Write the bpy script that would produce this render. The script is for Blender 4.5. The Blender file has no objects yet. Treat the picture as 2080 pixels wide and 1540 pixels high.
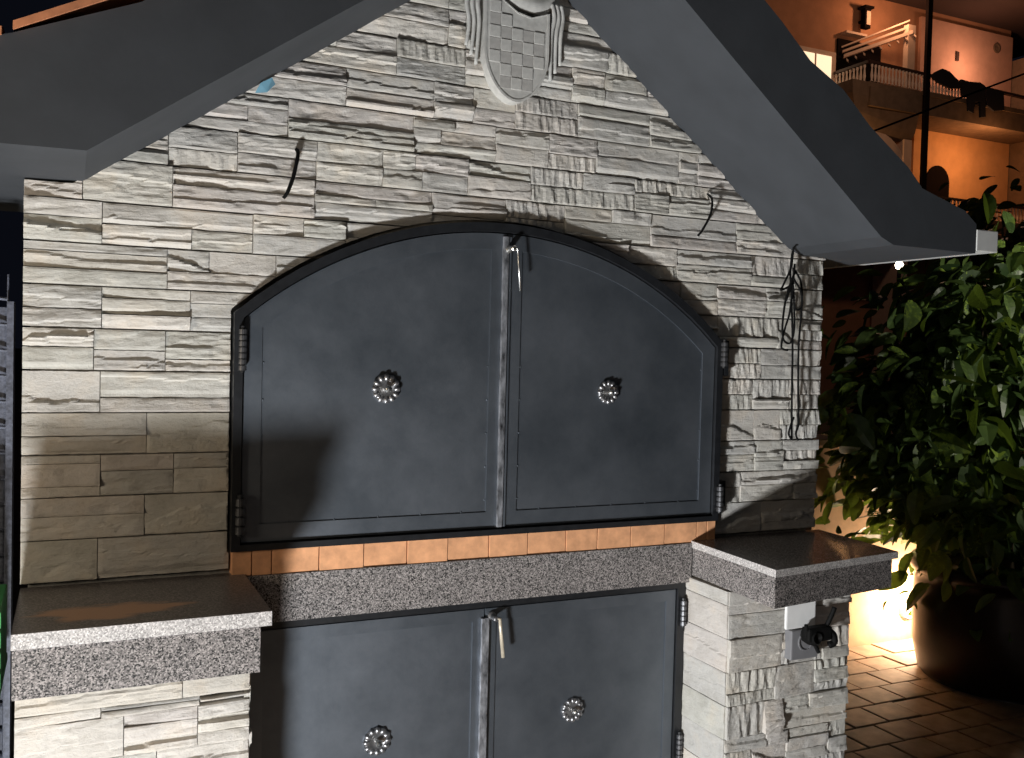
import bpy, math, random
from mathutils import Vector, Matrix, noise
R = random.Random(7)
scene = bpy.context.scene
col = scene.collection
# ---------------------------------------------------------------- camera
CAM = Vector((-0.2795, -1.8294, 1.3825))
cd = bpy.data.cameras.new('camera'); cam = bpy.data.objects.new('camera', cd); col.objects.link(cam)
cr = Vector((0.90635, -0.42179, 0.02504)); cu = Vector((-0.01040, 0.03697, 0.99926)); cf = Vector((0.42240, 0.90594, -0.02912))
cam.matrix_world = Matrix(((cr.x, cu.x, -cf.x, CAM.x), (cr.y, cu.y, -cf.y, CAM.y), (cr.z, cu.z, -cf.z, CAM.z), (0, 0, 0, 1)))
cd.sensor_width = 36; cd.lens = 33.30; cd.clip_end = 600; cd.clip_start = 0.05
scene.camera = cam
# ---------------------------------------------------------------- world, lamps, exposure
w = bpy.data.worlds.new('World'); scene.world = w; w.use_nodes = True
nt = w.node_tree; nt.nodes.clear()
out = nt.nodes.new('ShaderNodeOutputWorld'); bg = nt.nodes.new('ShaderNodeBackground')
bg.inputs['Color'].default_value = (0.12, 0.14, 0.24, 1); bg.inputs['Strength'].default_value = 0.022
nt.links.new(bg.outputs[0], out.inputs[0])
scene.view_settings.view_transform = 'Standard'; scene.view_settings.look = 'None'
scene.view_settings.exposure = 0; scene.view_settings.gamma = 1

def lamp(name, loc, power, color, radius, falloff=None):
    l = bpy.data.lights.new(name, 'POINT'); l.energy = power; l.color = color; l.shadow_soft_size = radius
    o = bpy.data.objects.new(name, l); o.location = loc; col.objects.link(o)
    if falloff:
        l.use_nodes = True; t = l.node_tree
        em = [n for n in t.nodes if n.type == 'EMISSION'][0]
        f = t.nodes.new('ShaderNodeLightFalloff'); f.inputs['Strength'].default_value = 1.0
        if falloff == 'Soft':      # between constant and linear: the phone's tone mapping evened the light out
            ad = t.nodes.new('ShaderNodeMath'); ad.operation = 'ADD'
            t.links.new(f.outputs['Linear'], ad.inputs[0]); t.links.new(f.outputs['Constant'], ad.inputs[1]); t.links.new(ad.outputs[0], em.inputs['Strength'])
        else: t.links.new(f.outputs[falloff], em.inputs['Strength'])
    return o
# the work light standing on the ground in front of the left pillar
lamp('flood_light', (-0.385, -0.865, 0.345), 32, (0.965, 0.985, 1.0), 0.07, 'Soft')
# unseen warm fill light added left of the fireplace to lift the shadow
lamp('left_fill', (-1.15, -0.75, 1.35), 19.0, (1.0, 0.84, 0.64), 0.15)
lamp('camera_fill', (-1.3, -3.2, 2.3), 9, (1.0, 0.95, 0.88), 0.25)  # weak neutral fill added on the camera side to soften the relief
lamp('path_lamp', (3.47, 1.46, 0.20), 27, (1.0, 0.76, 0.52), 0.05)
gl_ = bpy.data.lights.new('tree_fill', 'SPOT'); gl_.energy = 260; gl_.color = (1.0, 0.95, 0.80); gl_.shadow_soft_size = 0.08; gl_.spot_size = math.radians(46); gl_.spot_blend = 0.6  # unseen spot added to brighten the tree leaves
go_ = bpy.data.objects.new('tree_fill', gl_); go_.location = (3.6, -1.9, 1.9); col.objects.link(go_)
go_.rotation_euler = (Vector((3.62, 1.1, 1.62)) - Vector(go_.location)).to_track_quat('-Z', 'Y').to_euler()

# ---------------------------------------------------------------- materials
def newmat(name):
    m = bpy.data.materials.new(name); m.use_nodes = True
    t = m.node_tree; b = t.nodes['Principled BSDF']
    return m, t, b
def N(t, kind, **kw):
    n = t.nodes.new(kind)
    for k, v in kw.items():
        if k in n.inputs: n.inputs[k].default_value = v
        else: setattr(n, k, v)
    return n
def coords(t, scale=(1, 1, 1), rnd=True, obj=True):
    tc = t.nodes.new('ShaderNodeTexCoord'); mp = t.nodes.new('ShaderNodeMapping')
    mp.inputs['Scale'].default_value = scale
    t.links.new(tc.outputs['Object'], mp.inputs['Vector'])
    if rnd:
        oi = t.nodes.new('ShaderNodeObjectInfo'); m = t.nodes.new('ShaderNodeMath'); m.operation = 'MULTIPLY'; m.inputs[1].default_value = 37.0
        t.links.new(oi.outputs['Random'], m.inputs[0]); cb = t.nodes.new('ShaderNodeCombineXYZ')
        t.links.new(m.outputs[0], cb.inputs[0]); t.links.new(m.outputs[0], cb.inputs[1]); t.links.new(cb.outputs[0], mp.inputs['Location'])
    return mp.outputs[0]
def noise_n(t, vec, scale, detail=4, rough=0.6):
    n = t.nodes.new('ShaderNodeTexNoise'); n.inputs['Scale'].default_value = scale; n.inputs['Detail'].default_value = detail
    n.inputs['Roughness'].default_value = rough; t.links.new(vec, n.inputs['Vector']); return n.outputs['Fac']
def ramp(t, fac, stops):
    r = t.nodes.new('ShaderNodeValToRGB'); e = r.color_ramp.elements
    while len(e) < len(stops): e.new(0.5)
    for i, (p, c) in enumerate(stops):
        e[i].position = p; e[i].color = (*c, 1)
    t.links.new(fac, r.inputs['Fac']); return r.outputs['Color']
def mix(t, fac, a, b, mode='MIX'):
    m = t.nodes.new('ShaderNodeMix'); m.data_type = 'RGBA'; m.blend_type = mode
    for s, v in ((m.inputs[0], fac), (m.inputs[6], a), (m.inputs[7], b)):
        if isinstance(v, (int, float)): s.default_value = v
        elif isinstance(v, tuple): s.default_value = (*v, 1)
        else: t.links.new(v, s)
    return m.outputs[2]
def bump(t, b, h, strength, dist):
    n = t.nodes.new('ShaderNodeBump'); n.inputs['Strength'].default_value = strength; n.inputs['Distance'].default_value = dist
    t.links.new(h, n.inputs['Height']); t.links.new(n.outputs[0], b.inputs['Normal'])
def simple(name, c, rough=0.6, metal=0.0, nscale=30, var=0.25, bmp=0.15, bd=0.002, rnd=False, spec=0.5, stretch=(1, 1, 1)):
    m, t, b = newmat(name)
    v = coords(t, stretch, rnd)
    f = noise_n(t, v, nscale)
    lo = tuple(x * (1 - var) for x in c); hi = tuple(min(1, x * (1 + var)) for x in c)
    t.links.new(ramp(t, f, [(0.3, lo), (0.7, hi)]), b.inputs['Base Color'])
    b.inputs['Roughness'].default_value = rough; b.inputs['Metallic'].default_value = metal
    b.inputs['Specular IOR Level'].default_value = spec
    if bmp: bump(t, b, f, bmp, bd)
    return m
def emis(name, c, s):
    m, t, b = newmat(name)
    b.inputs['Base Color'].default_value = (*c, 1); b.inputs['Emission Color'].default_value = (*c, 1); b.inputs['Emission Strength'].default_value = s
    return m

# split-face stone veneer: cream-grey cast stone with faint pink and olive tinges
def stone_material(name, base):
    m, t, b = newmat(name)
    v = coords(t, (1, 1, 1)); vs = coords(t, (7, 7, 19))
    f1 = noise_n(t, v, 13, 4); f2 = noise_n(t, v, 170, 6, 0.75); f3 = noise_n(t, vs, 3.4, 7, 0.72)
    oi = t.nodes.new('ShaderNodeObjectInfo')
    tint = ramp(t, oi.outputs['Random'], [(0.0, (0.50, 0.475, 0.43)), (0.2, (0.47, 0.46, 0.42)), (0.45, (0.54, 0.51, 0.47)), (0.7, (0.45, 0.44, 0.415)), (0.86, (0.51, 0.475, 0.445)), (1.0, (0.56, 0.53, 0.475))])
    c = mix(t, 1.0, tint, base, 'MULTIPLY')
    blot = ramp(t, f1, [(0.32, (0.80, 0.79, 0.77)), (0.5, (1, 1, 1)), (0.68, (1.06, 1.0, 0.93))])
    c = mix(t, 0.8, c, blot, 'MULTIPLY')
    st = ramp(t, f3, [(0.30, (0.80, 0.78, 0.75)), (0.44, (1, 1, 1)), (0.8, (1.05, 1.04, 1.0))])
    c = mix(t, 0.6, c, st, 'MULTIPLY')
    sp = ramp(t, f2, [(0.3, (0.78, 0.77, 0.75)), (0.5, (1, 1, 1))])
    c = mix(t, 0.6, c, sp, 'MULTIPLY')
    t.links.new(c, b.inputs['Base Color']); b.inputs['Roughness'].default_value = 0.88; b.inputs['Specular IOR Level'].default_value = 0.25
    add = N(t, 'ShaderNodeMath', operation='ADD'); t.links.new(f3, add.inputs[0])
    mul = N(t, 'ShaderNodeMath', operation='MULTIPLY'); mul.inputs[1].default_value = 0.5; t.links.new(f2, mul.inputs[0]); t.links.new(mul.outputs[0], add.inputs[1])
    bump(t, b, add.outputs[0], 0.85, 0.0035)
    return m
M = {}
M['stone'] = stone_material('cream split stone', (1.10, 1.105, 1.11))
M['smooth'] = stone_material('smooth cream stone', (1.06, 1.04, 1.0))
M['mortar'] = simple('dark mortar', (0.24, 0.23, 0.21), 0.95, nscale=90, bmp=0.4)
M['anthracite'] = simple('anthracite painted render', (0.036, 0.040, 0.046), 0.80, nscale=9, var=0.13, bmp=0.35, bd=0.003)
# door paint: dark grey sheet steel with a soft sheen
m, t, b = newmat('dark grey painted steel'); M['steel'] = m
v = coords(t); f = noise_n(t, v, 4.2, 7, 0.68); f2 = noise_n(t, v, 160, 3)
t.links.new(ramp(t, f, [(0.3, (0.108, 0.126, 0.148)), (0.7, (0.19, 0.21, 0.238))]), b.inputs['Base Color'])
t.links.new(ramp(t, f, [(0.25, (0.47, 0.47, 0.47)), (0.75, (0.56, 0.56, 0.56))]), b.inputs['Roughness'])
b.inputs['Metallic'].default_value = 0.80; b.inputs['Specular IOR Level'].default_value = 0.5
add = N(t, 'ShaderNodeMath', operation='MULTIPLY_ADD'); add.inputs[1].default_value = 0.05
t.links.new(f2, add.inputs[0]); t.links.new(f, add.inputs[2]); bump(t, b, add.outputs[0], 0.25, 0.004)
M['black'] = simple('black frame paint', (0.012, 0.013, 0.015), 0.42, nscale=60, bmp=0.2)
M['bar'] = simple('rubbed steel bar', (0.30, 0.31, 0.335), 0.42, 0.6, nscale=26, var=0.9, bmp=0.35, stretch=(3, 3, 1))
M['iron'] = simple('dark forged iron', (0.30, 0.30, 0.31), 0.36, 0.85, nscale=60, var=0.5, bmp=0.4)
M['iron_dark'] = simple('dark hinge iron', (0.10, 0.10, 0.105), 0.35, 0.7, nscale=60, var=0.5, bmp=0.3)
M['chrome'] = simple('bright steel', (0.62, 0.61, 0.58), 0.25, 0.95, nscale=50, var=0.15, bmp=0.1)
M['brass'] = simple('cream coloured rod', (0.62, 0.55, 0.43), 0.35, 0.3, nscale=50, var=0.15, bmp=0.1)
M['firebrick'] = simple('orange firebrick', (0.66, 0.33, 0.165), 0.85, nscale=34, var=0.20, bmp=0.4, rnd=True)
M['terracotta'] = simple('terracotta tile', (0.52, 0.20, 0.09), 0.8, nscale=22, var=0.3, bmp=0.4, rnd=True)
def granite(name, dark, light, rough, s=480, painted_reflection=False):
    m, t, b = newmat(name); v = coords(t, (1, 1, 1), False)
    vo = t.nodes.new('ShaderNodeTexVoronoi'); vo.inputs['Scale'].default_value = s; t.links.new(v, vo.inputs['Vector'])
    sep = t.nodes.new('ShaderNodeSeparateColor'); t.links.new(vo.outputs['Color'], sep.inputs[0])
    mid = tuple((a + c) / 2 for a, c in zip(dark, light)); md = tuple(a * 0.6 + c * 0.4 for a, c in zip(dark, light))
    c = ramp(t, sep.outputs[0], [(0.12, dark), (0.40, md), (0.66, mid), (0.92, light)])
    f = noise_n(t, v, 14, 3)
    c = mix(t, 0.55, c, ramp(t, f, [(0.3, (0.82, 0.80, 0.80)), (0.7, (1.08, 1.04, 1.03))]), 'MULTIPLY')
    if painted_reflection:      # warm reflection painted into the polished top as a brown patch
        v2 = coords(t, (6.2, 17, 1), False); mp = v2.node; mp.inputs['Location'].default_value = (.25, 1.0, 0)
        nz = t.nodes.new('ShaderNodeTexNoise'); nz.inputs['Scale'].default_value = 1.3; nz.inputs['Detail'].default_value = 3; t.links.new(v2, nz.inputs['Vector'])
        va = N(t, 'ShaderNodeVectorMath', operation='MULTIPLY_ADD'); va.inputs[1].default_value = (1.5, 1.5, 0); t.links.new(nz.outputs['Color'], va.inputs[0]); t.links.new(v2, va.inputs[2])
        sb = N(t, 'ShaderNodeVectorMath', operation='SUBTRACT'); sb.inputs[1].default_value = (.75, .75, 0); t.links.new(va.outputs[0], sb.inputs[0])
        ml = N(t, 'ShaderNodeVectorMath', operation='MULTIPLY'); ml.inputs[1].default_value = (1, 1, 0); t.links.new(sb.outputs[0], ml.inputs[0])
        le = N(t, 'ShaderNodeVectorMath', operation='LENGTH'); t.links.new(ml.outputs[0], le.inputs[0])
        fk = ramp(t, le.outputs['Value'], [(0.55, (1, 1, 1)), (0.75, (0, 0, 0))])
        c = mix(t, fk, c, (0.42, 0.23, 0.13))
    t.links.new(c, b.inputs['Base Color']); b.inputs['Roughness'].default_value = rough
    bump(t, b, sep.outputs[0], 0.12, 0.0008)
    return m
M['granite'] = granite('rough grey granite', (0.008, 0.008, 0.008), (0.40, 0.37, 0.355), 0.7)
M['granite_edge'] = granite('pale sawn granite', (0.30, 0.29, 0.28), (0.78, 0.76, 0.74), 0.45)
M['granite_top'] = granite('polished grey granite', (0.05, 0.045, 0.04), (0.26, 0.235, 0.22), 0.20)
M['granite_top_reflection'] = granite('polished grey granite with a painted reflection', (0.05, 0.045, 0.04), (0.26, 0.235, 0.22), 0.30, painted_reflection=True)
M['emblem'] = simple('grey cast emblem', (0.47, 0.465, 0.44), 0.85, nscale=60, var=0.14, bmp=0.4)
M['emblem_dark'] = simple('grey cast emblem recessed square', (0.385, 0.375, 0.355), 0.9, nscale=60, var=0.16, bmp=0.4)
M['cord'] = simple('black rubber cord', (0.004, 0.004, 0.004), 0.8, bmp=0, spec=0.15)
M['plastic_black'] = simple('black plastic', (0.004, 0.004, 0.004), 0.7, bmp=0, spec=0.15)
M['plastic_grey'] = simple('grey plastic', (0.19, 0.19, 0.20), 0.5, var=0.06, bmp=0)
M['plastic_white'] = simple('white plastic', (0.78, 0.78, 0.77), 0.4, var=0.05, bmp=0)
M['blue'] = simple('blue tape', (0.10, 0.22, 0.29), 0.5, var=0.2)
M['gutter'] = simple('pale grey gutter', (0.62, 0.62, 0.60), 0.5, var=0.06, bmp=0)
M['paver'] = simple('sandstone paver', (0.40, 0.28, 0.19), 0.78, nscale=12, var=0.28, bmp=0.35, rnd=True)
M['joint'] = simple('paver joint', (0.07, 0.05, 0.035), 0.95, nscale=80)
M['plaster_orange'] = simple('apricot plaster', (0.58, 0.38, 0.24), 0.9, nscale=20, var=0.10, bmp=0.2)
M['coping'] = simple('pale coping', (0.55, 0.40, 0.27), 0.8, nscale=30, var=0.1)
M['pot'] = simple('brown glazed clay', (0.022, 0.013, 0.011), 0.28, nscale=7, var=0.4, bmp=0.15)
M['soil'] = simple('soil', (0.03, 0.02, 0.013), 0.95, nscale=60, bmp=0.8)
M['bark'] = simple('bark', (0.09, 0.065, 0.04), 0.9, nscale=40, bmp=0.8, stretch=(1, 1, 0.3))
def leafmat(name, a, c):
    m, t, b = newmat(name)
    oi = t.nodes.new('ShaderNodeNewGeometry'); f = oi.outputs['Random Per Island']
    v = coords(t, (1, 1, 1), False); n = noise_n(t, v, 7, 2)
    ad = N(t, 'ShaderNodeMath', operation='ADD'); t.links.new(f, ad.inputs[0]); t.links.new(n, ad.inputs[1])
    ob = t.nodes.new('ShaderNodeObjectInfo'); a2 = N(t, 'ShaderNodeMath', operation='ADD'); t.links.new(ad.outputs[0], a2.inputs[0]); t.links.new(ob.outputs['Random'], a2.inputs[1])
    fr_ = N(t, 'ShaderNodeMath', operation='FRACT'); t.links.new(a2.outputs[0], fr_.inputs[0]); hv = fr_
    t.links.new(ramp(t, hv.outputs[0], [(0.1, a), (0.6, tuple((x + y) / 2 for x, y in zip(a, c))), (0.86, c), (0.97, (c[0] * 2.1, c[1] * 1.9, c[2] * 1.1))]), b.inputs['Base Color'])
    b.inputs['Roughness'].default_value = 0.42
    tr = t.nodes.new('ShaderNodeBsdfTranslucent'); tr.inputs['Color'].default_value = (c[0] * 1.6, c[1] * 1.5, c[2] * 0.7, 1)
    mx = t.nodes.new('ShaderNodeMixShader'); mx.inputs[0].default_value = 0.28
    o = t.nodes['Material Output']; t.links.new(b.outputs[0], mx.inputs[1]); t.links.new(tr.outputs[0], mx.inputs[2]); t.links.new(mx.outputs[0], o.inputs[0])
    return m
M['leaf'] = leafmat('glossy dark green leaf', (0.028, 0.055, 0.018), (0.11, 0.175, 0.045))
M['leaf2'] = leafmat('yellow green leaf', (0.05, 0.09, 0.015), (0.15, 0.20, 0.05))
M['house_brown'] = simple('brown orange facade', (0.44, 0.23, 0.13), 0.9, nscale=2, var=0.12)
M['house_orange'] = simple('orange terrace plaster', (0.64, 0.38, 0.19), 0.9, nscale=2, var=0.1)
M['house_pink'] = simple('salmon facade', (0.62, 0.38, 0.28), 0.9, nscale=2, var=0.10)
M['house_trim'] = simple('cream trim', (0.66, 0.52, 0.42), 0.8, nscale=5, var=0.08)
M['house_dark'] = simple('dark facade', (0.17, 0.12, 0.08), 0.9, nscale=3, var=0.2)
M['house_black'] = simple('dark opening', (0.006, 0.004, 0.004), 0.95, spec=0.1)
M['house_roof'] = simple('dark roof tiles', (0.05, 0.03, 0.025), 0.9)
M['rail_wood'] = simple('dark rail', (0.05, 0.025, 0.018), 0.6)
M['baluster'] = simple('pale baluster', (0.78, 0.66, 0.56), 0.8)
M['cloth_dark'] = simple('dark laundry', (0.012, 0.013, 0.02), 0.95)
M['window_lit'] = emis('lit curtain', (1.0, 0.78, 0.52), 1.1)
M['lens_lit'] = emis('lamp glass', (1.0, 0.86, 0.66), 30)
M['screen'] = simple('dark woven screen', (0.075, 0.082, 0.11), 0.6, nscale=120, var=0.5, bmp=0.5)
M['green'] = simple('green plastic', (0.06, 0.30, 0.09), 0.45, var=0.1)
M['night_wall'] = simple('dark grey plaster', (0.05, 0.048, 0.05), 0.9, nscale=18, var=0.15)
M['lawn'] = simple('dark garden ground', (0.035, 0.032, 0.02), 0.95, nscale=3, var=0.4)

# ---------------------------------------------------------------- object helpers
def tag(o, label=None, cat=None, group=None, kind=None):
    if label: o['label'] = label
    if cat: o['category'] = cat
    if group: o['group'] = group
    if kind: o['kind'] = kind
    return o
def thing(name, label, cat, loc=(0, 0, 0), group=None):
    o = bpy.data.objects.new(name, None); o.location = loc; o.empty_display_size = 0.05; col.objects.link(o)
    return tag(o, label, cat, group)
def wloc(o):
    p = Vector((0, 0, 0))
    while o is not None: p = p + o.location; o = o.parent
    return p
def mesh(name, verts, faces, mat, parent=None, origin=None, smooth=False, label=None, kind=None):
    """verts are in world coordinates; the object's own origin is put at `origin` (default: middle of the bounds)."""
    if origin is None:
        lo = [min(v[i] for v in verts) for i in range(3)]; hi = [max(v[i] for v in verts) for i in range(3)]
        origin = [(a + b) / 2 for a, b in zip(lo, hi)]
    me = bpy.data.meshes.new(name)
    me.from_pydata([(v[0] - origin[0], v[1] - origin[1], v[2] - origin[2]) for v in verts], [], faces); me.update()
    me.validate()
    if smooth:
        me.polygons.foreach_set('use_smooth', [True] * len(me.polygons))
    for mm in (mat if isinstance(mat, (list, tuple)) else [mat]): me.materials.append(M[mm] if isinstance(mm, str) else mm)
    o = bpy.data.objects.new(name, me); col.objects.link(o)
    o.location = Vector(origin) - (wloc(parent) if parent else Vector((0, 0, 0)))
    if parent: o.parent = parent
    if label: o['label'] = label
    if kind: o['kind'] = kind
    return o
class G:
    def __init__(s): s.v = []; s.f = []
    def add(s, v, f):
        n = len(s.v); s.v += [tuple(x) for x in v]; s.f += [tuple(i + n for i in q) for q in f]; return s
    def box(s, x0, x1, y0, y1, z0, z1, bev=0.0):
        if bev <= 0:
            return s.add([(x0, y0, z0), (x1, y0, z0), (x1, y1, z0), (x0, y1, z0), (x0, y0, z1), (x1, y0, z1), (x1, y1, z1), (x0, y1, z1)],
                     [(0, 3, 2, 1), (4, 5, 6, 7), (0, 1, 5, 4), (1, 2, 6, 5), (2, 3, 7, 6), (3, 0, 4, 7)])
        import bmesh
        bm = bmesh.new(); bmesh.ops.create_cube(bm, size=1)
        for q in bm.verts: q.co = Vector(((x0 + x1) / 2 + q.co.x * (x1 - x0), (y0 + y1) / 2 + q.co.y * (y1 - y0), (z0 + z1) / 2 + q.co.z * (z1 - z0)))
        bmesh.ops.bevel(bm, geom=bm.edges[:], offset=bev, segments=2, affect='EDGES', profile=0.6)
        bm.verts.index_update()
        s.add([tuple(q.co) for q in bm.verts], [tuple(q.index for q in fc.verts) for fc in bm.faces]); bm.free(); return s
    def prism(s, poly, y0, y1):
        """poly in (x, z), counter-clockwise seen from -Y; extruded from y0 (front) to y1"""
        n = len(poly)
        v = [(x, y0, z) for x, z in poly] + [(x, y1, z) for x, z in poly]
        f = [tuple(range(n)), tuple(range(2 * n - 1, n - 1, -1))] + [(i, i + n, (i + 1) % n + n, (i + 1) % n) for i in range(n)]
        return s.add(v, f)
    def tube(s, pts, r, seg=8, close=True):
        pts = [Vector(p) for p in pts]; rs = r if isinstance(r, (list, tuple)) else [r] * len(pts)
        rings = []; up = Vector((0.31, 0.21, 0.93)).normalized()
        for i, p in enumerate(pts):
            d = (pts[min(i + 1, len(pts) - 1)] - pts[max(i - 1, 0)])
            d = d.normalized() if d.length > 1e-9 else Vector((0, 0, 1))
            a = d.cross(up)
            if a.length < 1e-3: a = d.cross(Vector((1, 0, 0)))
            a.normalize(); b2 = a.cross(d).normalized()
            rings.append([p + (a * math.cos(2 * math.pi * k / seg) + b2 * math.sin(2 * math.pi * k / seg)) * rs[i] for k in range(seg)])
        v = [q for ring in rings for q in ring]; f = []
        for i in range(len(pts) - 1):
            for k in range(seg):
                f.append((i * seg + k, i * seg + (k + 1) % seg, (i + 1) * seg + (k + 1) % seg, (i + 1) * seg + k))
        if close:
            f.append(tuple(range(seg - 1, -1, -1))); f.append(tuple((len(pts) - 1) * seg + k for k in range(seg)))
        return s.add(v, f)
    def lathe(s, c, prof, seg=24, axis='z', lobes=0, amp=0.0):
        """prof: list of (radius, height along the axis)"""
        v = []; f = []
        for r, h in prof:
            for k in range(seg):
                a = 2 * math.pi * k / seg
                rr = r * (1 + amp * abs(math.cos(a * lobes / 2))) if lobes else r
                x, y = rr * math.cos(a), rr * math.sin(a)
                v.append((c[0] + x, c[1] + y, c[2] + h) if axis == 'z' else (c[0] + x, c[1] - h, c[2] + y))
        for i in range(len(prof) - 1):
            for k in range(seg):
                f.append((i * seg + k, i * seg + (k + 1) % seg, (i + 1) * seg + (k + 1) % seg, (i + 1) * seg + k))
        f.append(tuple(range(seg))); f.append(tuple((len(prof) - 1) * seg + k for k in range(seg - 1, -1, -1)))
        return s.add(v, f)
    def make(s, name, mat, parent=None, **kw): return mesh(name, s.v, s.f, mat, parent, **kw)
def smooth_curve(pts, n=8):
    pts = [Vector(p) for p in pts]; outp = []
    for i in range(len(pts) - 1):
        p0 = pts[max(i - 1, 0)]; p1 = pts[i]; p2 = pts[i + 1]; p3 = pts[min(i + 2, len(pts) - 1)]
        for k in range(n):
            u = k / n
            outp.append(0.5 * ((2 * p1) + (-p0 + p2) * u + (2 * p0 - 5 * p1 + 4 * p2 - p3) * u * u + (-p0 + 3 * p1 - 3 * p2 + p3) * u ** 3))
    outp.append(pts[-1]); return outp

# ================================================================ SETTING
def ground():
    g = G(); n = 40; ext = 160
    vs = []; fs = []
    for i in range(n + 1):
        for j in range(n + 1):
            x = -ext + 2 * ext * i / n; y = -ext + 2 * ext * j / n
            z = -0.045
            vs.append((x, y, z))
    for i in range(n):
        for j in range(n):
            a = i * (n + 1) + j; fs.append((a, a + n + 1, a + n + 2, a + 1))
    tag(mesh('ground', vs, fs, 'lawn', origin=(0, 0, 0)), 'dark garden ground around the yard', kind='structure')
ground()
pavement = tag(G().box(-3.2, 4.6, -3.4, 1.58, -0.06, -0.012).make('pavement', 'joint', origin=(0.7, -0.9, 0)), 'terrace paved in sand coloured square pavers', kind='structure')
pj = 0.0
rr = random.Random(3)
yy = 1.575; row = 0
while yy > -0.75:
    y0 = yy - 0.1545; xx = 1.55 + (0.085 if row % 2 else 0.0)
    while xx < 4.4:
        wd = 0.172
        g = G(); h = rr.uniform(-0.0025, 0.0025)
        g.box(xx + 0.004, xx + wd - 0.004, y0 + 0.004, yy - 0.004, -0.03, 0 + h, 0.0035)
        g.make('paver', 'paver', pavement)
        xx += wd
    yy = y0; row += 1
# the rest of the terrace towards the viewer: pavers too, outside the picture
g = G()
for i in range(28):
    for j in range(17):
        x0 = -3.15 + i * 0.172; y0 = -3.35 + j * 0.1545
        if x0 < 1.4: g.box(x0 + .004, x0 + .168, y0 + .004, y0 + .1505, -0.03, 0)
g.make('paver_field', 'paver', pavement, kind='stuff')

# ================================================================ FIREPLACE
FP = thing('outdoor_fireplace', 'outdoor barbecue clad in cream split stone with dark steel doors and gable roof', 'fireplace', (0.533, 0, 0))
AX, AZ, AR = 0.5352, 0.8357, 0.8066 + 0.013      # the arch: centre and radius of the opening in the stone
WX0, WX1 = -0.3555, 1.4225
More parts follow.
